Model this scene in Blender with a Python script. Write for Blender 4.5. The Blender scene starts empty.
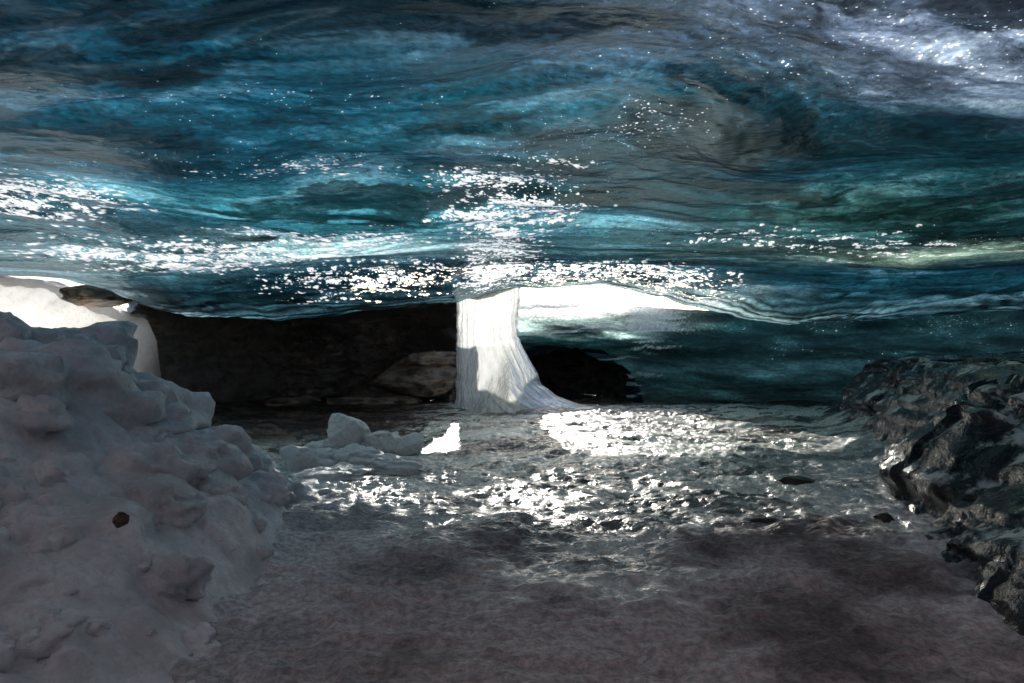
import bpy, math, numpy as np, mathutils
from math import radians
rng=np.random.RandomState(7)
# ---------------------------------------------------------------- noise
def _h(ix,iy,iz,s):
    n=(ix.astype(np.int64)*374761393+iy.astype(np.int64)*668265263+iz.astype(np.int64)*2147483647+s*974634777)&0xffffffff
    n=((n^(n>>13))*1274126177)&0xffffffff
    n=((n^(n>>16))*2246822519)&0xffffffff
    n=n^(n>>15)
    return (n&0xffffff)/float(0xffffff)
def vn(x,y,z=None,s=0):
    if z is None: z=np.zeros_like(x)
    x0=np.floor(x);y0=np.floor(y);z0=np.floor(z)
    fx=x-x0;fy=y-y0;fz=z-z0
    u=fx*fx*fx*(fx*(fx*6-15)+10);v=fy*fy*fy*(fy*(fy*6-15)+10);w=fz*fz*fz*(fz*(fz*6-15)+10)
    r=0
    for dz in ((0,1) if np.any(fz) else (0,)):
        a=_h(x0,y0,z0+dz,s);b=_h(x0+1,y0,z0+dz,s);c=_h(x0,y0+1,z0+dz,s);d=_h(x0+1,y0+1,z0+dz,s)
        t=(a*(1-u)+b*u)*(1-v)+(c*(1-u)+d*u)*v
        r=r+t*(w if dz else 1-w)
    return r*2-1
def fbm(x,y,z=None,o=4,s=0,g=0.5):
    r=0;a=1;f=1
    for i in range(o):
        r=r+a*vn(x*f+i*17.3,y*f-i*9.1,None if z is None else z*f+i*3.7,s+i);a*=g;f*=2.03
    return r
def worley(x,y,s=0):
    x0=np.floor(x);y0=np.floor(y);m=np.full(x.shape,9.0);m2=np.full(x.shape,9.0);idv=np.zeros(x.shape)
    for i in (-1,0,1):
        for j in (-1,0,1):
            cx=x0+i;cy=y0+j;z=np.zeros_like(cx)
            d=np.hypot(cx+_h(cx,cy,z,s)-x,cy+_h(cx,cy,z,s+5)-y)
            idn=_h(cx,cy,z,s+9);c=d<m
            m2=np.where(c,m,np.minimum(m2,d));idv=np.where(c,idn,idv);m=np.where(c,d,m)
    return m,m2,idv
def ss(a,b,x):
    t=np.clip((x-a)/(b-a),0,1);return t*t*(3-2*t)
def L(r,g,b):
    f=lambda c:(c/255/12.92 if c/255<=.04045 else ((c/255+.055)/1.055)**2.4)
    return np.array([f(r),f(g),f(b)])
def axis(*seg):
    o=[]
    for a,b,st in seg: o.append(np.arange(a,b-1e-6,st))
    o.append([seg[-1][1]]);return np.concatenate(o)
# ---------------------------------------------------------------- mesh utils
def grid_data(X,Y,Z,mask=None):
    n,m=X.shape
    co=np.stack([X,Y,Z],-1).reshape(-1,3).astype(np.float32)
    idx=np.arange(n*m).reshape(n,m)
    q=np.stack([idx[:-1,:-1],idx[1:,:-1],idx[1:,1:],idx[:-1,1:]],-1)
    if mask is not None:
        k=mask[:-1,:-1] if mask.ndim==2 and mask.dtype==np.int8 else (mask[:-1,:-1]&mask[1:,:-1]&mask[1:,1:]&mask[:-1,1:])
        q=q[k.astype(bool)]
    return co,q.reshape(-1,4)
def mesh_obj(name,co,q,mat,cols=None,smooth=True):
    me=bpy.data.meshes.new(name)
    me.vertices.add(len(co));me.vertices.foreach_set("co",co.ravel())
    me.loops.add(q.size);me.loops.foreach_set("vertex_index",q.ravel().astype(np.int32))
    me.polygons.add(len(q));me.polygons.foreach_set("loop_start",np.arange(0,q.size,4,dtype=np.int32))
    me.polygons.foreach_set("loop_total",np.full(len(q),4,dtype=np.int32))
    me.update();me.validate()
    if smooth: me.polygons.foreach_set("use_smooth",np.ones(len(me.polygons),dtype=bool))
    if cols is not None:
        a=me.color_attributes.new("tint",'FLOAT_COLOR','POINT');a.data.foreach_set("color",cols.astype(np.float32).ravel())
    me.materials.append(mat)
    ob=bpy.data.objects.new(name,me);bpy.context.scene.collection.objects.link(ob)
    return ob
def grid_obj(name,X,Y,Z,mat,cols=None,mask=None,alpha=None):
    co,q=grid_data(X,Y,Z,mask)
    c=None
    if cols is not None:
        al=np.zeros(X.size) if alpha is None else alpha.reshape(-1)
        c=np.concatenate([cols.reshape(-1,3),al[:,None]],1)
    return mesh_obj(name,co,q,mat,c)
# ---------------------------------------------------------------- material utils
class M:
    def __init__(s,name):
        s.m=bpy.data.materials.new(name);s.m.use_nodes=True
        s.t=s.m.node_tree;s.t.nodes.clear()
        s.out=s.n('ShaderNodeOutputMaterial')
    def n(s,t,**k):
        nd=s.t.nodes.new(t)
        for a,b in k.items(): setattr(nd,a,b)
        return nd
    def l(s,a,b): s.t.links.new(a,b)
    def pos(s,scale=(1,1,1)):
        g=s.n('ShaderNodeNewGeometry').outputs['Position']
        if tuple(scale)==(1,1,1): return g
        mp=s.n('ShaderNodeVectorMath',operation='MULTIPLY');mp.inputs[1].default_value=scale;s.l(g,mp.inputs[0])
        return mp.outputs[0]
    def noise(s,vec,scale=1,detail=4,rough=.55,dist=0):
        w=s.n('ShaderNodeTexNoise');w.inputs['Scale'].default_value=scale;w.inputs['Detail'].default_value=detail
        w.inputs['Roughness'].default_value=rough;w.inputs['Distortion'].default_value=dist;s.l(vec,w.inputs['Vector']);return w.outputs['Fac']
    def vor(s,vec,scale=1,feature='F1'):
        w=s.n('ShaderNodeTexVoronoi');w.feature=feature;w.inputs['Scale'].default_value=scale;s.l(vec,w.inputs['Vector']);return w.outputs['Distance']
    def mr(s,v,a,b,c=0,d=1,smooth=True):
        w=s.n('ShaderNodeMapRange');w.interpolation_type='SMOOTHSTEP' if smooth else 'LINEAR'
        s.l(v,w.inputs['Value'])
        for k,x in zip(('From Min','From Max','To Min','To Max'),(a,b,c,d)): w.inputs[k].default_value=x
        return w.outputs['Result']
    def math(s,op,a,b):
        w=s.n('ShaderNodeMath',operation=op)
        for i,x in enumerate((a,b)):
            if isinstance(x,(int,float)): w.inputs[i].default_value=x
            else: s.l(x,w.inputs[i])
        return w.outputs[0]
    def mix(s,f,a,b,bt='MIX'):
        w=s.n('ShaderNodeMix',data_type='RGBA',blend_type=bt)
        for i,x in ((0,f),(6,a),(7,b)):
            if isinstance(x,(int,float)): w.inputs[i].default_value=x
            elif isinstance(x,(tuple,list,np.ndarray)): w.inputs[i].default_value=(*[float(q) for q in x[:3]],1)
            else: s.l(x,w.inputs[i])
        return w.outputs[2]
    def bump(s,h,st=.5,dist=.02,nrm=None):
        b=s.n('ShaderNodeBump');b.inputs['Strength'].default_value=st;b.inputs['Distance'].default_value=dist
        s.l(h,b.inputs['Height'])
        if nrm is not None:s.l(nrm,b.inputs['Normal'])
        return b.outputs[0]
    def sh(s,t,color=None,rough=None,nrm=None):
        w=s.n(t)
        if color is not None:
            if isinstance(color,(tuple,list,np.ndarray)): w.inputs['Color'].default_value=(*[float(q) for q in color[:3]],1)
            else: s.l(color,w.inputs['Color'])
        if rough is not None:
            if isinstance(rough,(int,float)): w.inputs['Roughness'].default_value=rough
            else: s.l(rough,w.inputs['Roughness'])
        if nrm is not None:s.l(nrm,w.inputs['Normal'])
        return w.outputs[0]
    def ms(s,f,a,b):
        w=s.n('ShaderNodeMixShader')
        if isinstance(f,(int,float)): w.inputs[0].default_value=f
        else: s.l(f,w.inputs[0])
        s.l(a,w.inputs[1]);s.l(b,w.inputs[2]);return w.outputs[0]
    def fres(s,nrm=None,ior=1.31):
        w=s.n('ShaderNodeFresnel');w.inputs['IOR'].default_value=ior
        if nrm is not None:s.l(nrm,w.inputs['Normal'])
        return w.outputs[0]
    def attr(s):
        w=s.n('ShaderNodeAttribute');w.attribute_name='tint';return w
    def done(s,sh): s.l(sh,s.out.inputs[0]);return s.m

# glacier ice: daylight comes through; colour attribute = tint, ash and painted-in glow, alpha = painted white glints
m=M('glacier_ice');at=m.attr()
n3=m.noise(m.pos((1,1.7,1.7)),11,5,.7)
c=m.mix(1,at.outputs['Color'],m.mix(m.mr(n3,.33,.70),(.60,.60,.60),(1.42,1.42,1.42)),'MULTIPLY')
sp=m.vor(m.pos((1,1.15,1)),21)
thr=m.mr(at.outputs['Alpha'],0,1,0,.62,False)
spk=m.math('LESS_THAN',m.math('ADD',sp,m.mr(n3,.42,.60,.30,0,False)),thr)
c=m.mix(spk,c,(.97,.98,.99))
b1=m.noise(m.pos((1,1.8,1.8)),4.5,2,.5)
nb=m.bump(b1,.45,.05)
nb=m.bump(n3,.5,.018,nb)
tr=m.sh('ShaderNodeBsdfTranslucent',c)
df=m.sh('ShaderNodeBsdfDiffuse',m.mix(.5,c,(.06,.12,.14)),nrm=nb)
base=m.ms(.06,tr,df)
gl=m.sh('ShaderNodeBsdfGlossy',(.76,.92,1),.13,nb)
ICE=m.done(m.ms(m.math('MULTIPLY',m.fres(nb,1.25),.24),base,gl))

# ---------------------------------------------------------------- ceiling
px_l=np.array([-14,-10.9,-8.6,-8.2,-7.7,-7.2,-4.5,-1.2,0.15,2.3,4.0,5.3,8.2,10.9,13.])
zl_l=np.array([2.6,3.05,2.80,2.62,2.2,2.05,1.95,2.34,2.66,2.70,2.22,1.86,1.98,2.2,1.5])
zlip=lambda x: np.interp(x,px_l,zl_l)
def zsm(x): return (zlip(x-.4)+zlip(x-.2)+zlip(x)+zlip(x+.2)+zlip(x+.4))/5+.035*fbm(x*2.2,x*0+3,s=73,o=4)
YL=14.6
ye=lambda X: .25*fbm(X*.4,X*0+2,s=71,o=3)
xs=axis((-13.5,-10,.12),(-10,-4.6,.03),(-4.6,4.6,.018),(4.6,10,.03),(10,13.5,.12));ys=axis((-6,3,.3),(3,4.2,.06),(4.2,8,.016),(8,YL,.024))
X,Y=np.meshgrid(xs,ys,indexing='ij')
prof=2.6+1.6*np.exp(-(np.maximum(Y,0)/8.)**2)
wx=X+.8*fbm(X*.3,Y*.3,s=3,o=2);wy=Y+.8*fbm(X*.25+5,Y*.35,s=8,o=2)
und=.14*fbm(wx*.16,wy*.4,s=11,o=2)+.045*fbm(wx*.5,wy*1.3,s=21,o=3)
rid=1-np.abs(fbm(wx*.35,wy*1.1,s=31,o=2))
und+=.06*(rid-.6)+.014*fbm(wx*2.2,wy*5,s=41,o=3)
Z=prof+und*ss(-6,3,Y)
t=ss(11.2,YL,Y)
Zl=zsm(X)+.03*fbm(X*1.2,Y*2,s=51,o=3)*(1-ss(14,YL,Y))
Z=Z*(1-t)+Zl*t+.045*np.sin((Y+.6*fbm(X*.5,Y*.3,s=61,o=2))*9)*t*(1-t)*2
side=ss(10.8,13.4,np.abs(X));Z=Z*(1-side)-.4*side
bk=ss(-3.5,-6,Y);Z=Z*(1-bk)-.4*bk
Yw=Y+ye(X)*ss(13,YL,Y)
G=1.75   # photo level -> transmission
T=np.array([1.15,.98,.92])
col=np.zeros(X.shape+(3,))+L(9,46,60)*G
def blob(C,cx,cy,rx,ry,c,k=1.0,ang=0,g=None):  # patches of ice tint with lighter and darker glow painted in
    nx=.5*fbm(X*.6,Y*.9,s=int(abs(cx*7+cy*3))+2,o=4)
    dx=(X-cx)*math.cos(ang)+(Y-cy)*math.sin(ang);dy=-(X-cx)*math.sin(ang)+(Y-cy)*math.cos(ang)
    w=np.clip(np.exp(-((dx/rx)**2+(dy/ry)**2)*(1+nx))*k,0,1)[...,None]
    C[:]=C*(1-w)+w*np.asarray(c)*(G if g is None else g)
blob(col,-3.6,4.9,2.0,1.0,L(5,28,42),.9)
blob(col,-.8,4.9,1.8,.6,L(5,32,46),.9)
blob(col,-2.4,6.0,1.6,.7,L(14,70,92),.9)
blob(col,-5,7.5,2,1.2,L(12,56,74),.8)
blob(col,-2.3,8.6,2.0,.9,L(50,128,146),.85,.1)
blob(col,-1.9,10.2,1.5,.6,L(140,196,204),.8)
blob(col,-5.6,10.8,2.4,.9,L(92,138,150),.7)
blob(col,0.2,8.6,1.3,1.3,L(40,104,120),.7)
blob(col,.4,6,1.6,.7,L(12,64,80),.8)
blob(col,1.6,6.9,1.8,.4,L(8,34,42),.85)
blob(col,3.2,6.6,2.6,.55,L(9,34,42),.9,.1)
blob(col,2.9,4.75,1.8,.45,L(76,94,116),.9,-.05)
blob(col,3.9,5.4,1.3,.4,L(78,96,114),.85,.2)
blob(col,1.2,5.0,.9,.35,L(50,76,98),.6)
blob(col,4.2,8.6,2.2,.8,L(34,76,72),.8)
blob(col,6.6,10.2,2.2,.6,L(112,144,126),.8,-.1)
blob(col,2.5,10.5,2.5,1.2,L(16,46,50),.8)
blob(col,5.5,7.6,1.6,.6,L(14,44,50),.8)
edge=(ss(12.0,14.3,Y)*.8)[...,None]
col=col*(1-edge)+edge*(L(34,60,68)*G)
blob(col,2.2,14.2,2.2,.8,L(150,186,182),.8)
blob(col,-9.2,13.8,1.6,1.2,L(120,150,160),.8)
f1=fbm(wx*.6,wy*1.6,s=801,o=7,g=.58);f2=fbm(wx*1.3+f1,wy*6.0+f1,s=811,o=6,g=.64);f3=fbm(wx*.35,wy*1.5+.6*f1,s=821,o=5)
mul=np.exp(.66*f1+.48*f2)
cl=ss(.25,.9,f1+.5*f2)*.14
ash=np.exp(-(f3/.045)**2)*.6+np.exp(-((f3-.35)/.03)**2)*.5+ss(-.3,-.85,f3)*.8
crk=np.exp(-(fbm(wx*.9+4,wy*1.1,s=831,o=3)/.012)**2)*.15
col=col*mul[...,None]
lay=1+.8*np.sin((Y+.5*fbm(X*.45,Y*.3,s=62,o=3))*15)*ss(12.4,13.6,Y);col=col*lay[...,None]
k=cl[...,None]*np.clip(np.max(col,-1),0,.6)[...,None]*2;col=col*(1-k)+k*np.array([.6,.76,.78])
col=col*(1-np.clip(ash,0,.88))[...,None]
col=col+crk[...,None]*np.array([.12,.20,.22])
fill=np.maximum(ss(3.9,2.2,Y)*.5,ss(0,1.5,np.abs(X)-.82*Y-.6)*ss(11,8,Y)*ss(10.5,8.5,np.abs(X)))[...,None]  # out-of-view ice made paler and neutral, added fill for pile and floor
col=col*(1-fill)+fill*np.array([.32,.29,.295])*np.exp(.4*f1)[...,None]
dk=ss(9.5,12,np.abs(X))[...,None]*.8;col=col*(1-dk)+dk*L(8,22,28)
A=np.zeros(X.shape)
def ab(cx,cy,rx,ry,k):
    global A
    A=np.maximum(A,k*np.exp(-((X-cx)/rx)**2-((Y-cy)/ry)**2))
ab(.0,8.0,.95,1.2,1.0);ab(-.2,10.5,.6,2.0,1.15);ab(-.3,12.5,.7,1.5,1.15)
ab(-5.9,8.2,1.2,.7,1.0);ab(-5.0,10.6,2.4,1.0,.95);ab(-2.4,9.6,2.2,.8,.6);ab(-2.6,12.4,1.8,1.1,.75)
ab(2.0,12.9,2.0,1.3,.9);ab(5,9.8,3,.9,.42);ab(3,5,2.4,.7,.45);ab(-2.5,7,2.4,.6,.35);ab(1.2,6.2,1,.8,.35);ab(-2,5.8,2.4,.5,.25)
A=A*(.55+.9*ss(-.3,.5,f2+.3*f1))+.04
# white glints painted on the ice; near the lip, holes added for sun dapples
hol=_h(np.floor(X*37),np.floor(Y*33),np.zeros_like(X),77)
hm=(fbm(X*12,Y*17,s=881,o=3)*.5+.5)+.25*hol
glint=(hm>1.10-.42*A*ss(.2,.7,A))&(Y>6.9)&(Y<14.3)&(A>.3)&(hol>.35)
hole=(hm>1.06-.42*A*ss(.2,.7,A))&(hol>.3)&(A>.3)&(Y>12.0)&(X>-3.0)&(X<4.0)&(Y<14.3)
grow=glint.copy();grow[1:]|=glint[:-1]&(Y[1:]>8);grow[:,1:]|=glint[:,:-1]&(Y[:,1:]>8.5)
colf=np.clip(col*T,0,.97);colf[grow]=(.99,.99,.99)
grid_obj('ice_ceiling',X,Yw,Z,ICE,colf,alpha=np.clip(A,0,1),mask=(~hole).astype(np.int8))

# ---------------------------------------------------------------- right / centre ice wall
xs=np.arange(-1.6,13.5,.03);u=np.linspace(0,1,130)
X,U=np.meshgrid(xs,u,indexing='ij')
join=ss(3.1,5.0,X)
ytop=(19.4)*(1-join)+(YL-.02+ye(X))*join
ztop=np.interp(X,[-1.6,0,2.2,3.4,4.2,14],[2.70,2.70,2.64,2.5,2.3,2.3])+.06*fbm(X*1.3,X*0,s=88,o=5,g=.6);ztop=ztop*(1-join)+(zsm(X)+.06)*join
ybase=17.7-.9*ss(6,12,X)
Zz=ztop*(1-U)-.15*U
prf=U**1.5*(1-join)+(np.sin(U*np.pi/2)**.8)*join
Yy=ytop+(ybase-ytop)*prf
Yy=Yy-.18*fbm(X*.35,Zz*2.2,s=91,o=3)*np.sin(U*np.pi)**.5-.05*fbm(X*1.1,Zz*5,s=95,o=3)
# overhanging flow ledges in the wall
Yy=Yy-.16*np.maximum(0,np.sin(Zz*8.5+1.6*fbm(X*.35,X*0,s=92,o=3)))**2*np.sin(U*np.pi)**.7
ax=(X-1.3)/1.8+.10*fbm(Zz*1.5,X*1.5,s=97,o=3);az_=Zz/(1.30+.18*fbm(X*1.3,X*0,s=98,o=4))
rr=(np.abs(ax)**2.0+np.maximum(az_,0)**2.6)**(1/2.3)
f=fbm(X*.6,Zz*3+.3*X,s=851,o=6,g=.6)
bnd=.6*np.sin(Zz*8.5+1.6*fbm(X*.35,X*0,s=92,o=3)+.8)
c=np.zeros(X.shape+(3,))+L(16,44,48)*1.4
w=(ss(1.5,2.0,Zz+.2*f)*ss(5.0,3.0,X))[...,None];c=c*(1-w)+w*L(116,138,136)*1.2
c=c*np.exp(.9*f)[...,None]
w=(ss(2.12,2.36,Zz+.10*f)*ss(5.5,3.2,X))[...,None];c=c*(1-w)+w*np.array([.95,.97,.95])  # sunlit rim, put into the colour as a white band
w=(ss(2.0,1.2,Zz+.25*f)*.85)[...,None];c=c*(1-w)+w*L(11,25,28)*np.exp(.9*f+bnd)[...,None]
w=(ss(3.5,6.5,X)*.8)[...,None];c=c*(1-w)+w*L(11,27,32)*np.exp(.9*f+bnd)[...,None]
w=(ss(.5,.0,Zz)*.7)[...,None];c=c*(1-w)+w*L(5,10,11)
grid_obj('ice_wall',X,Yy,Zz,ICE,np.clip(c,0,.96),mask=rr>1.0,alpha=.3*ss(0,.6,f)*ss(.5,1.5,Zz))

# ---------------------------------------------------------------- rock material
def rockmat(name,frost=.0,wet=.35,base=(.035,.03,.026),rg=.3,fs=4.5):
    m=M(name);b=np.array(base)
    n=m.noise(m.pos(),3.2,6,.62,.3);st=m.noise(m.pos((.6,.6,5)),2.4,4,.6)
    c=m.mix(m.mr(n,.35,.7),b*.35,b*1.7)
    c=m.mix(m.mr(st,.5,.62,0,.6),c,b*np.array([2.2,1.7,1.3]))
    nb=m.bump(n,.8,.08)
    r=rg
    if frost:
        up=m.n('ShaderNodeSeparateXYZ');g=m.n('ShaderNodeNewGeometry');m.l(g.outputs['Normal'],up.inputs[0])
        n2=m.noise(m.pos(),fs,6,.68)
        f=m.math('MULTIPLY',m.mr(up.outputs[2],.45,.9),m.mr(n2,.60-.2*frost,.70-.2*frost))
        c=m.mix(f,c,(.62,.68,.66));r=m.mr(f,0,1,rg,.45)
    df=m.sh('ShaderNodeBsdfDiffuse',c,nrm=nb);gl=m.sh('ShaderNodeBsdfGlossy',(1,1,1),r,nb)
    return m.done(m.ms(m.math('MULTIPLY',m.fres(nb,1.4),wet*2),df,gl))
ROCK=rockmat('wet_basalt',0,.25,(.20,.165,.145))
DARKSTONE=rockmat('dark_stone',0,.3,(.05,.045,.04))
ROCKF=rockmat('frosted_basalt',.42,.6,(.018,.018,.021),.14,1.7)
BROWN=rockmat('brown_rock',.0,.3,(.26,.21,.165))
BLACK=rockmat('black_rock',0,.05,(.05,.045,.04))
# rock hollow behind the low gap: a tunnel running back from the rim
ph=np.linspace(0,np.pi,110);tt=np.linspace(0,1,60)
P,Tt=np.meshgrid(ph,tt,indexing='ij')
sc=np.sqrt(np.clip(1-Tt**2.5,0,1))
Xr=1.3+1.98*1.06*np.cos(P)*sc;Zr=(1.58*np.sin(P)**.85+.0)*sc+.05*fbm(P*3,Tt*3,s=93,o=3)-.12
Ur=np.clip((2.66-np.maximum(Zr,0))/2.81,0,1)
Yr=19.4-1.7*Ur**1.5+.12+2.8*Tt+.1*fbm(P*4,Tt*4,s=96,o=3)*ss(0,.15,Tt)
grid_obj('rock_hollow',Xr,Yr,Zr,BLACK)
# left dark hollow
xs=np.arange(-8.35,-1.0,.04);u=np.linspace(0,1,200)
X,U=np.meshgrid(xs,u,indexing='ij')
yb=20.3-2.2*ss(-3.2,-1.2,X)-5.5*ss(-6.6,-8.2,X)
opn=ss(-1.75,-1.42,X)
y0=(YL+ye(X)-.12)*(1-opn)+17.6*opn
zt=zsm(X)+.03;zt=zt*(1-opn)+(1.5+(zsm(X)-1.5)*17.6/14.6+.12)*opn
t1=np.clip(U/.5,0,1);t2=np.clip((U-.5)/.5,0,1)
Yy=y0+(yb-y0)*t1; Zz=zt+(.12*np.sin(t1*np.pi)+.1*ss(0,.3,t1))*(1-opn)
Zz=Zz*(1-t2)-.6*t2
Yy=Yy+(.45*fbm(X*.8,Zz*1.6,s=101,o=4)+.10*np.round(3*fbm(X*.9,Zz*3,s=105,o=2)))*ss(.0,.25,t1)*ss(0,.15,t2)-.5*t2*t2
Yy=Yy+.22*np.sin(Zz*9+3*fbm(X*.5,Zz,s=111,o=2))*ss(0,.15,t2)
Zz=Zz+.12*fbm(X*1.1,Yy*1.1,s=107,o=4)*ss(0,.2,t1)*(1-.6*opn)
grid_obj('rock_wall',X,Yy,Zz,ROCK)

# ---------------------------------------------------------------- floor
m=M('icy_floor');at=m.attr();g=m.pos()
n3=m.noise(g,24,4,.7)
c=m.mix(1,at.outputs['Color'],m.mix(m.mr(n3,.35,.66),(.66,.65,.65),(1.2,1.2,1.2)),'MULTIPLY')
n2=m.noise(m.pos((1,2.6,1)),5,4,.62,.5)
nb=m.bump(n2,.9,.08);nb=m.bump(n3,.6,.015,nb)
df=m.sh('ShaderNodeBsdfDiffuse',c,nrm=nb)
gl=m.sh('ShaderNodeBsdfGlossy',(1,1,1),m.mr(at.outputs['Alpha'],.1,.6,.5,.21),nb)
f=m.math('MULTIPLY',m.fres(nb),m.mr(at.outputs['Alpha'],0,.6,.2,1.7))
FLOOR=m.done(m.ms(f,df,gl))
xs=axis((-13.5,-6,.12),(-6,6,.022),(6,10,.05),(10,13.5,.12));ys=axis((-6.2,2.4,.3),(2.4,8,.018),(8,15,.03),(15,21.5,.06))
X,Y=np.meshgrid(xs,ys,indexing='ij')
Z=.05*fbm(X*.4,Y*.5,s=201,o=3)+.035*fbm(X*1.6,Y*2.2,s=205,o=4)
w1,w2,_=worley(X*3+fbm(X*2,Y*2,s=7,o=3),Y*4+.7*fbm(X*2,Y*2,s=17,o=3),s=3)
Z+=.030*(ss(0,.8,w1)-.5)*ss(10,6,Y)+.014*fbm(X*7,Y*8,s=209,o=4,g=.6)
Z+=.14*np.exp(-((X-.9)/2.6)**2-((Y-11.5)/3.2)**2)
Z+=.50*ss(.5,2.6,X-(2.4+.30*(Y-4.5)))*ss(16,12,Y)*ss(2,4,Y)
Z+=.30*ss(-1.2,-3.8,X)*ss(8,5,Y)
Z-=.10*ss(15,18,Y)
en=.9*fbm(X*.5,Y*.5,s=221,o=4);d1=fbm(X*1.3,Y*1.6,s=241,o=7,g=.62);d2=fbm(X*1.3+.6*d1,Y*3.8+d1,s=251,o=6,g=.62)
en2=en+.7*d1
glaze=ss(3.9,6.6,Y+1.1*en2-.25*np.abs(X-1.6))*ss(-2.4,-.5,X+.5*en)*ss(7.5,4.2,X-.15*Y+en)
glaze=np.maximum(glaze,ss(8.6,9.6,Y+.5*en)*ss(7.5,4.2,X-.15*Y+en))
snow=ss(.8,2.6,X-(.8+.33*(Y-4.5))+en2*.7)*ss(13,9,Y)*.8*ss(3.0,5,Y)
snow=np.maximum(snow,ss(-.3,-1.9,X+.5*en2)*ss(9.6,8.2,Y+.6*en)*.8)
silt=ss(-1.2,-2.4,X+.4*en)*ss(9.0,10.8,Y+en)
silt=np.maximum(silt,ss(15.0,16.6,Y+.5*en))
silt=np.maximum(silt,.85*ss(.0,.4,fbm(X*.45+3,Y*1.6,s=231,o=5)-.2)*glaze*ss(8.0,9.5,Y))
glaze=np.maximum(glaze,silt*.6)
lerp=lambda a,b,t:a*(1-t[...,None])+b*t[...,None]
A3=lambda *v:np.array(v)[None,None,:]
C=lerp(A3(.18,.155,.155),A3(.58,.52,.52),ss(-1.1,1.1,d1))
C=lerp(C,lerp(A3(.05,.055,.04),A3(.93,.95,.84),ss(-.42,.10,d2+.25*d1)),glaze)
C=lerp(C,lerp(A3(.52,.53,.54),A3(.84,.85,.86),ss(-.6,.6,d1)),snow)
C=lerp(C,lerp(A3(.03,.02,.015),A3(.15,.10,.07),ss(-.3,.5,d2)),silt)
grid_obj('cave_floor',X,Y,Z,FLOOR,C,alpha=glaze)

# ---------------------------------------------------------------- snow materials
def snowmat(name,tint,trans=.15,dirt=.3):
    m=M(name);t=np.array(tint)
    n=m.noise(m.pos(),2.2,4,.65);n2=m.noise(m.pos(),22,5,.72)
    c=m.mix(m.mr(n,.35,.65),t*(1-dirt),t);c=m.mix(m.mr(n2,.3,.55,.4,0),c,t*.5)
    nb=m.bump(n2,.8,.035)
    df=m.sh('ShaderNodeBsdfDiffuse',c,nrm=nb);tr=m.sh('ShaderNodeBsdfTranslucent',c)
    gl=m.sh('ShaderNodeBsdfGlossy',(1,1,1),.35,nb)
    return m.done(m.ms(m.math('MULTIPLY',m.fres(nb),.5),m.ms(trans,df,tr),gl))
SNOW=snowmat('old_snow',(.86,.89,.93),.05,.32)
CLOD=snowmat('snow_clod_ice',(.95,.95,.94),.2,.08)
BRIGHT=snowmat('thin_firn',(.93,.95,.96),.8,.08)
def blobdata(loc,size,seed=0,amp=.25,freq=1.3,facet=False,res=48,rot=0):
    th=np.linspace(0,np.pi,res);ph=np.linspace(0,2*np.pi,res*2)
    T,P=np.meshgrid(th,ph,indexing='ij')
    x=np.sin(T)*np.cos(P);y=np.sin(T)*np.sin(P);z=np.cos(T)
    r=1+amp*fbm(x*freq+seed,y*freq+seed*2,z*freq+7.1,o=4,s=seed)
    if facet:
        rs=np.random.RandomState(seed)
        for k in range(14):
            v=rs.normal(size=3);v/=np.linalg.norm(v);d=rs.uniform(.62,.9)
            dt=x*v[0]+y*v[1]+z*v[2];r=np.where(dt*r>d,d/np.maximum(dt,1e-3),r)
        r=r*(1+.04*fbm(x*5,y*5,z*5+.3,o=3,s=seed+3))
    x=x*r*size[0];y=y*r*size[1];z=z*r*size[2]
    cr,sr=math.cos(rot),math.sin(rot);x,y=x*cr-y*sr,x*sr+y*cr
    return grid_data(x+loc[0],y+loc[1],z+loc[2])
def blobmesh(name,loc,size,mat,**k): return mesh_obj(name,*blobdata(loc,size,**k),mat)
def joined(name,parts,mat):
    cs=[];qs=[];o=0
    for co,q in parts: cs.append(co);qs.append(q+o);o+=len(co)
    return mesh_obj(name,np.concatenate(cs),np.concatenate(qs),mat)
# snow pile
def pileH(X,Y):
    cl=.5*fbm(X*.7,Y*.7,s=301,o=3)
    H=np.interp(X+.10*(Y-5.6)*(Y<5.6)+.42*(Y-5.6)*(Y>5.6)+.12+.2*cl,[-7.5,-4.6,-4.1,-3.64,-3.15,-2.83,-2.2,-1.87,-1.65,-1.3,-1.0],[2.0,1.72,1.60,1.42,1.22,.95,.62,.36,.10,-.02,-.2])
    return H*ss(7.9,6.1,Y+.3*cl)*(.36+.64*ss(1.2,5.3,Y))
xs=np.arange(-7.5,-.6,.022);ys=np.arange(.8,8.6,.022)
X,Y=np.meshgrid(xs,ys,indexing='ij')
H=pileH(X,Y);w1,w2,idv=worley(X*2.2+.5*fbm(X*1.5,Y*1.5,s=5),Y*2.2+.4*fbm(X*2,Y*2,s=6),s=11)
parts=[grid_data(X,Y,H+(np.sqrt(np.clip(1-w1**2*1.3,0,1))*(.04+.16*idv)-.07)*ss(0,.5,H)+.05*fbm(X*2.5,Y*2.5,s=304,o=3)*ss(0,.3,H)+.020*fbm(X*9,Y*9,s=305,o=3)-.04)]
rs=np.random.RandomState(3)
for i in range(170):
    y=rs.uniform(2.4,6.6);x=rs.uniform(-5.2,-1.1);h=float(pileH(np.array([[x]]),np.array([[y]]))[0,0])
    if h<.03: continue
    r=(.06+.26*rs.rand()**1.7)*(.5+.5*min(1,max(h,0)))*(1.25 if y>4.6 else .8)
    dp=rs.uniform(.3,.85)
    parts.append(blobdata((x,y,h-dp*r),(r*rs.uniform(1,1.7),r*rs.uniform(1,1.5),r*rs.uniform(.8,1.1)),seed=1000+i,amp=.42,freq=1.2,res=26,rot=rs.uniform(0,3)))
joined('snow_pile',parts,SNOW)
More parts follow.
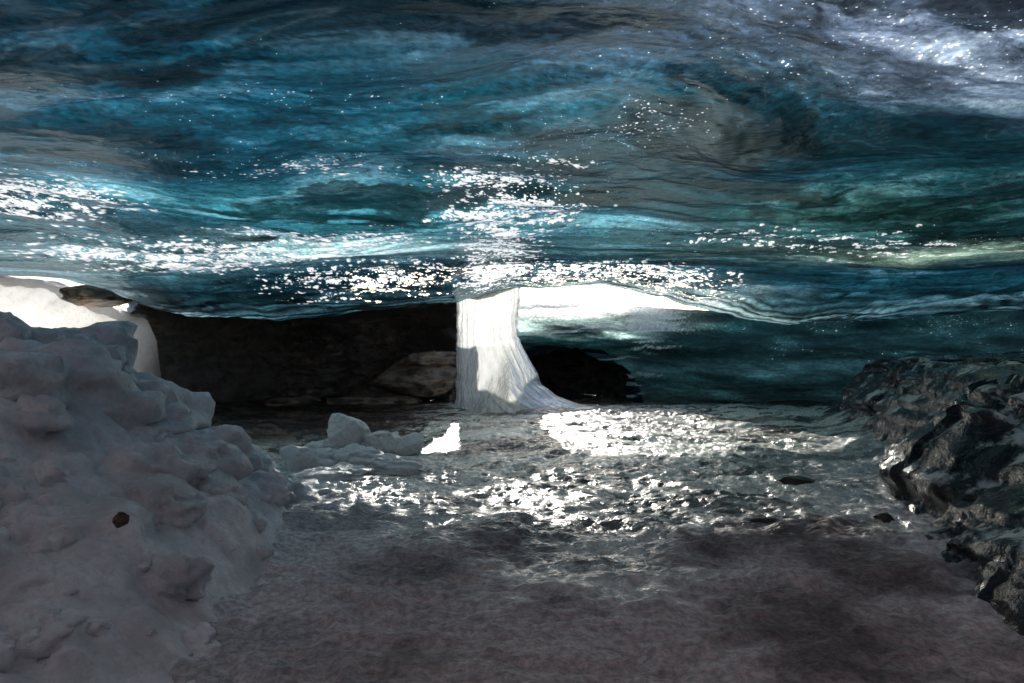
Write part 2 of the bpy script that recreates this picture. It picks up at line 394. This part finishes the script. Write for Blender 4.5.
parts=[blobdata(l,s,seed=20+i,amp=.4,freq=1.5,facet=i<3) for i,(l,s) in enumerate([((-2.12,8.9,.30),(.32,.28,.32)),((-1.72,8.8,.18),(.24,.22,.22)),((-1.4,8.9,.12),(.26,.2,.2)),((-2.5,8.8,.06),(.3,.25,.16)),((-1.7,9.2,.08),(.4,.3,.18)),((-1.95,8.2,.06),(.35,.25,.16)),((-1.5,8.0,.02),(.45,.3,.12)),((-2.4,8.1,.06),(.3,.25,.18)),((-1.9,7.5,.03),(.4,.3,.10))])]
joined('snow_clods',parts,CLOD)
# ledge
xs=np.arange(2.2,12.5,.025);ys=np.arange(2.6,15.5,.028)
X,Y=np.meshgrid(xs,ys,indexing='ij')
e=X-np.interp(Y,[2.5,4.5,5.2,6.5,7.9,9,12,16],[2.75,2.9,3.05,3.7,4.35,4.8,5.6,6.7])+.30*fbm(X*.8,Y*.8,s=401,o=3)
H=1.0*ss(.0,1.1,e)*(.84+.16*ss(4.2,6.5,Y))+.14*ss(.5,2,e)
a1,a2,ida=worley(X*1.3+.4*fbm(X,Y,s=4),Y*1.1,s=31);b1,b2,idb=worley(X*3.0+.3*fbm(X*2,Y*2,s=6),Y*2.6+.3*fbm(X*2,Y*2,s=5),s=33)
k=ss(-.2,.3,e)
Z=H-.22+(.26*(ida-.5)+.20*np.sqrt(np.clip(1-a1**2,0,1)))*k+(.05*(idb-.5)+.08*np.sqrt(np.clip(1-b1**2*1.3,0,1)))*k+.025*fbm(X*3,Y*3,s=405,o=4)-.3*ss(.1,-.3,e)
Z=Z*ss(15.4,13.5,Y)-.4*ss(13.5,15.4,Y)
grid_obj('rock_ledge',X+.12*fbm(X*2,Z*4,s=411,o=3),Y,Z,ROCKF)
for i,(l,s) in enumerate([((2.95,7.1,.05),(.22,.14,.06)),((2.1,5.7,.0),(.15,.08,.04)),((3.0,5.5,.08),(.08,.06,.04)),((-1.92,3.35,.62),(.045,.035,.04))]):
    blobmesh('stone',l,s,DARKSTONE,seed=50+i,facet=True,res=24)
for i,(l,s) in enumerate([((-2.4,16.8,.55),(1.3,.8,.5)),((-3.4,16.4,.05),(1.2,.5,.22)),((-8.35,13.8,2.42),(.75,.5,.26)),((-2.0,16.9,1.05),(.9,.7,.22)),((-5.2,16.2,.05),(.9,.5,.2))]):
    blobmesh('boulder',l,s,rockmat('ochre_rock',0,.3,(.34,.27,.19)) if i==2 else BROWN,seed=70+i,facet=True,res=64,rot=.2*i)
# left snow bank in the side opening
xs=np.arange(-13,-7.5,.04);ys=np.arange(13.0,15.0,.03)
X,Y=np.meshgrid(xs,ys,indexing='ij')
Z=np.interp(X,[-13,-10.5,-9,-8.4,-8.0,-7.8,-7.6],[3.2,3.0,2.6,2.35,2.1,1.6,0])*ss(13.0,14.8,Y)**.7+.08*fbm(X*1.2,Y*1.2,s=501,o=4)-.1
grid_obj('snow_bank',X,Y,Z,BRIGHT)

# ---------------------------------------------------------------- ice pillar (frozen curtain, open at the back)
m=M('pillar_ice')
n=m.noise(m.pos((7,7,1)),1.6,5,.62,.3);c=m.mix(m.mr(n,.32,.62),(.80,.86,.82),(.98,.98,.97))
nb=m.bump(n,.8,.06)
df=m.sh('ShaderNodeBsdfDiffuse',c,nrm=nb);tr=m.sh('ShaderNodeBsdfTranslucent',c);gl=m.sh('ShaderNodeBsdfGlossy',(1,1,1),.15,nb)
PIL=m.done(m.ms(m.math('MULTIPLY',m.fres(nb),.7),m.ms(.7,df,tr),gl))
z=np.linspace(-.15,2.95,260);ph=np.linspace(np.pi*.97,2*np.pi*1.015,301)
Zp,P=np.meshgrid(z,ph,indexing='ij')
xl=np.interp(Zp,[-.15,.1,.6,1.6,2.6,3],[-1.26,-1.24,-1.22,-1.20,-1.23,-1.35])
xr=np.interp(Zp,[-.15,.02,.12,.3,.55,.9,1.25,1.6,2.6,3],[2.6,2.15,1.5,.98,.66,.50,.30,.14,.16,.3])
dpf=np.interp(Zp,[-.15,.0,.3,.8,1.4,2,3],[1.1,.95,.72,.55,.36,.33,.4])
cx=(xl+xr)/2;rx=(xr-xl)/2
fl=1+.08*fbm(np.cos(P)*2.4,np.sin(P)*2.4,Zp*.5,o=4,s=601)+.05*fbm(np.cos(P)*8,np.sin(P)*8,Zp*.9,o=3,s=605)
ca,sa=np.cos(P),np.sin(P)
Xp=cx+rx*np.sign(ca)*np.abs(ca)**.8*(1+.02*fbm(np.cos(P)*3,Zp*2,s=609,o=3))+.015*fbm(Zp*5,Zp*0,s=612,o=3)
Yp=14.95+dpf*np.sign(sa)*np.abs(sa)**.9*fl
zc=np.interp(Xp,[-1.1,-.5,-.05,.15,.45,.9,1.5],[.0,.75,1.45,1.3,.8,.3,0])
bulge=.30*ss(0,1.1,zc-Zp)*(1+.3*fbm(Xp*3,Zp*.7,s=640,o=3))
Yp=Yp-bulge*np.clip(-sa,0,1)**.3
grid_obj('ice_pillar',Xp,Yp,Zp,PIL)

# ---------------------------------------------------------------- outside snowfield
m=M('snowfield_snow');SF=m.done(m.sh('ShaderNodeBsdfDiffuse',(.8,.82,.85)))
r=np.concatenate([np.linspace(21.5,60,60),np.geomspace(62,3000,40)]);x=np.linspace(-1,1,80)
R,Q=np.meshgrid(r,x,indexing='ij')
Xs=Q*np.maximum(40,R);Ys=R;Zs=.6+.04*(np.minimum(R,40)-21)+.4*fbm(Xs*.05,Ys*.05,s=701,o=3)
grid_obj('snowfield',Xs,Ys,Zs,SF)

# ---------------------------------------------------------------- light, world, camera
el=23;az=-5
sun=bpy.data.lights.new('sun','SUN');sun.energy=5;sun.angle=radians(.6);sun.color=(1,.95,.87)
so=bpy.data.objects.new('sun',sun);bpy.context.scene.collection.objects.link(so)
d=mathutils.Vector((math.sin(radians(az))*math.cos(radians(el)),math.cos(radians(az))*math.cos(radians(el)),math.sin(radians(el))))
so.rotation_euler=d.to_track_quat('Z','Y').to_euler()
w=bpy.data.worlds.new('World');bpy.context.scene.world=w;w.use_nodes=True
nt=w.node_tree;sk=nt.nodes.new('ShaderNodeTexSky');sk.sky_type='NISHITA';sk.sun_disc=False
sk.sun_elevation=radians(el);sk.sun_rotation=radians(az)
nt.links.new(sk.outputs[0],nt.nodes['Background'].inputs[0]);nt.nodes['Background'].inputs[1].default_value=.15
cam=bpy.data.cameras.new('camera');cam.lens=24;cam.sensor_width=36;cam.clip_end=6000
co=bpy.data.objects.new('camera',cam);bpy.context.scene.collection.objects.link(co)
co.location=(0,0,1.5);co.rotation_euler=(radians(90),0,0);bpy.context.scene.camera=co
vs=bpy.context.scene.view_settings;vs.view_transform='Standard';vs.look='None';vs.exposure=0
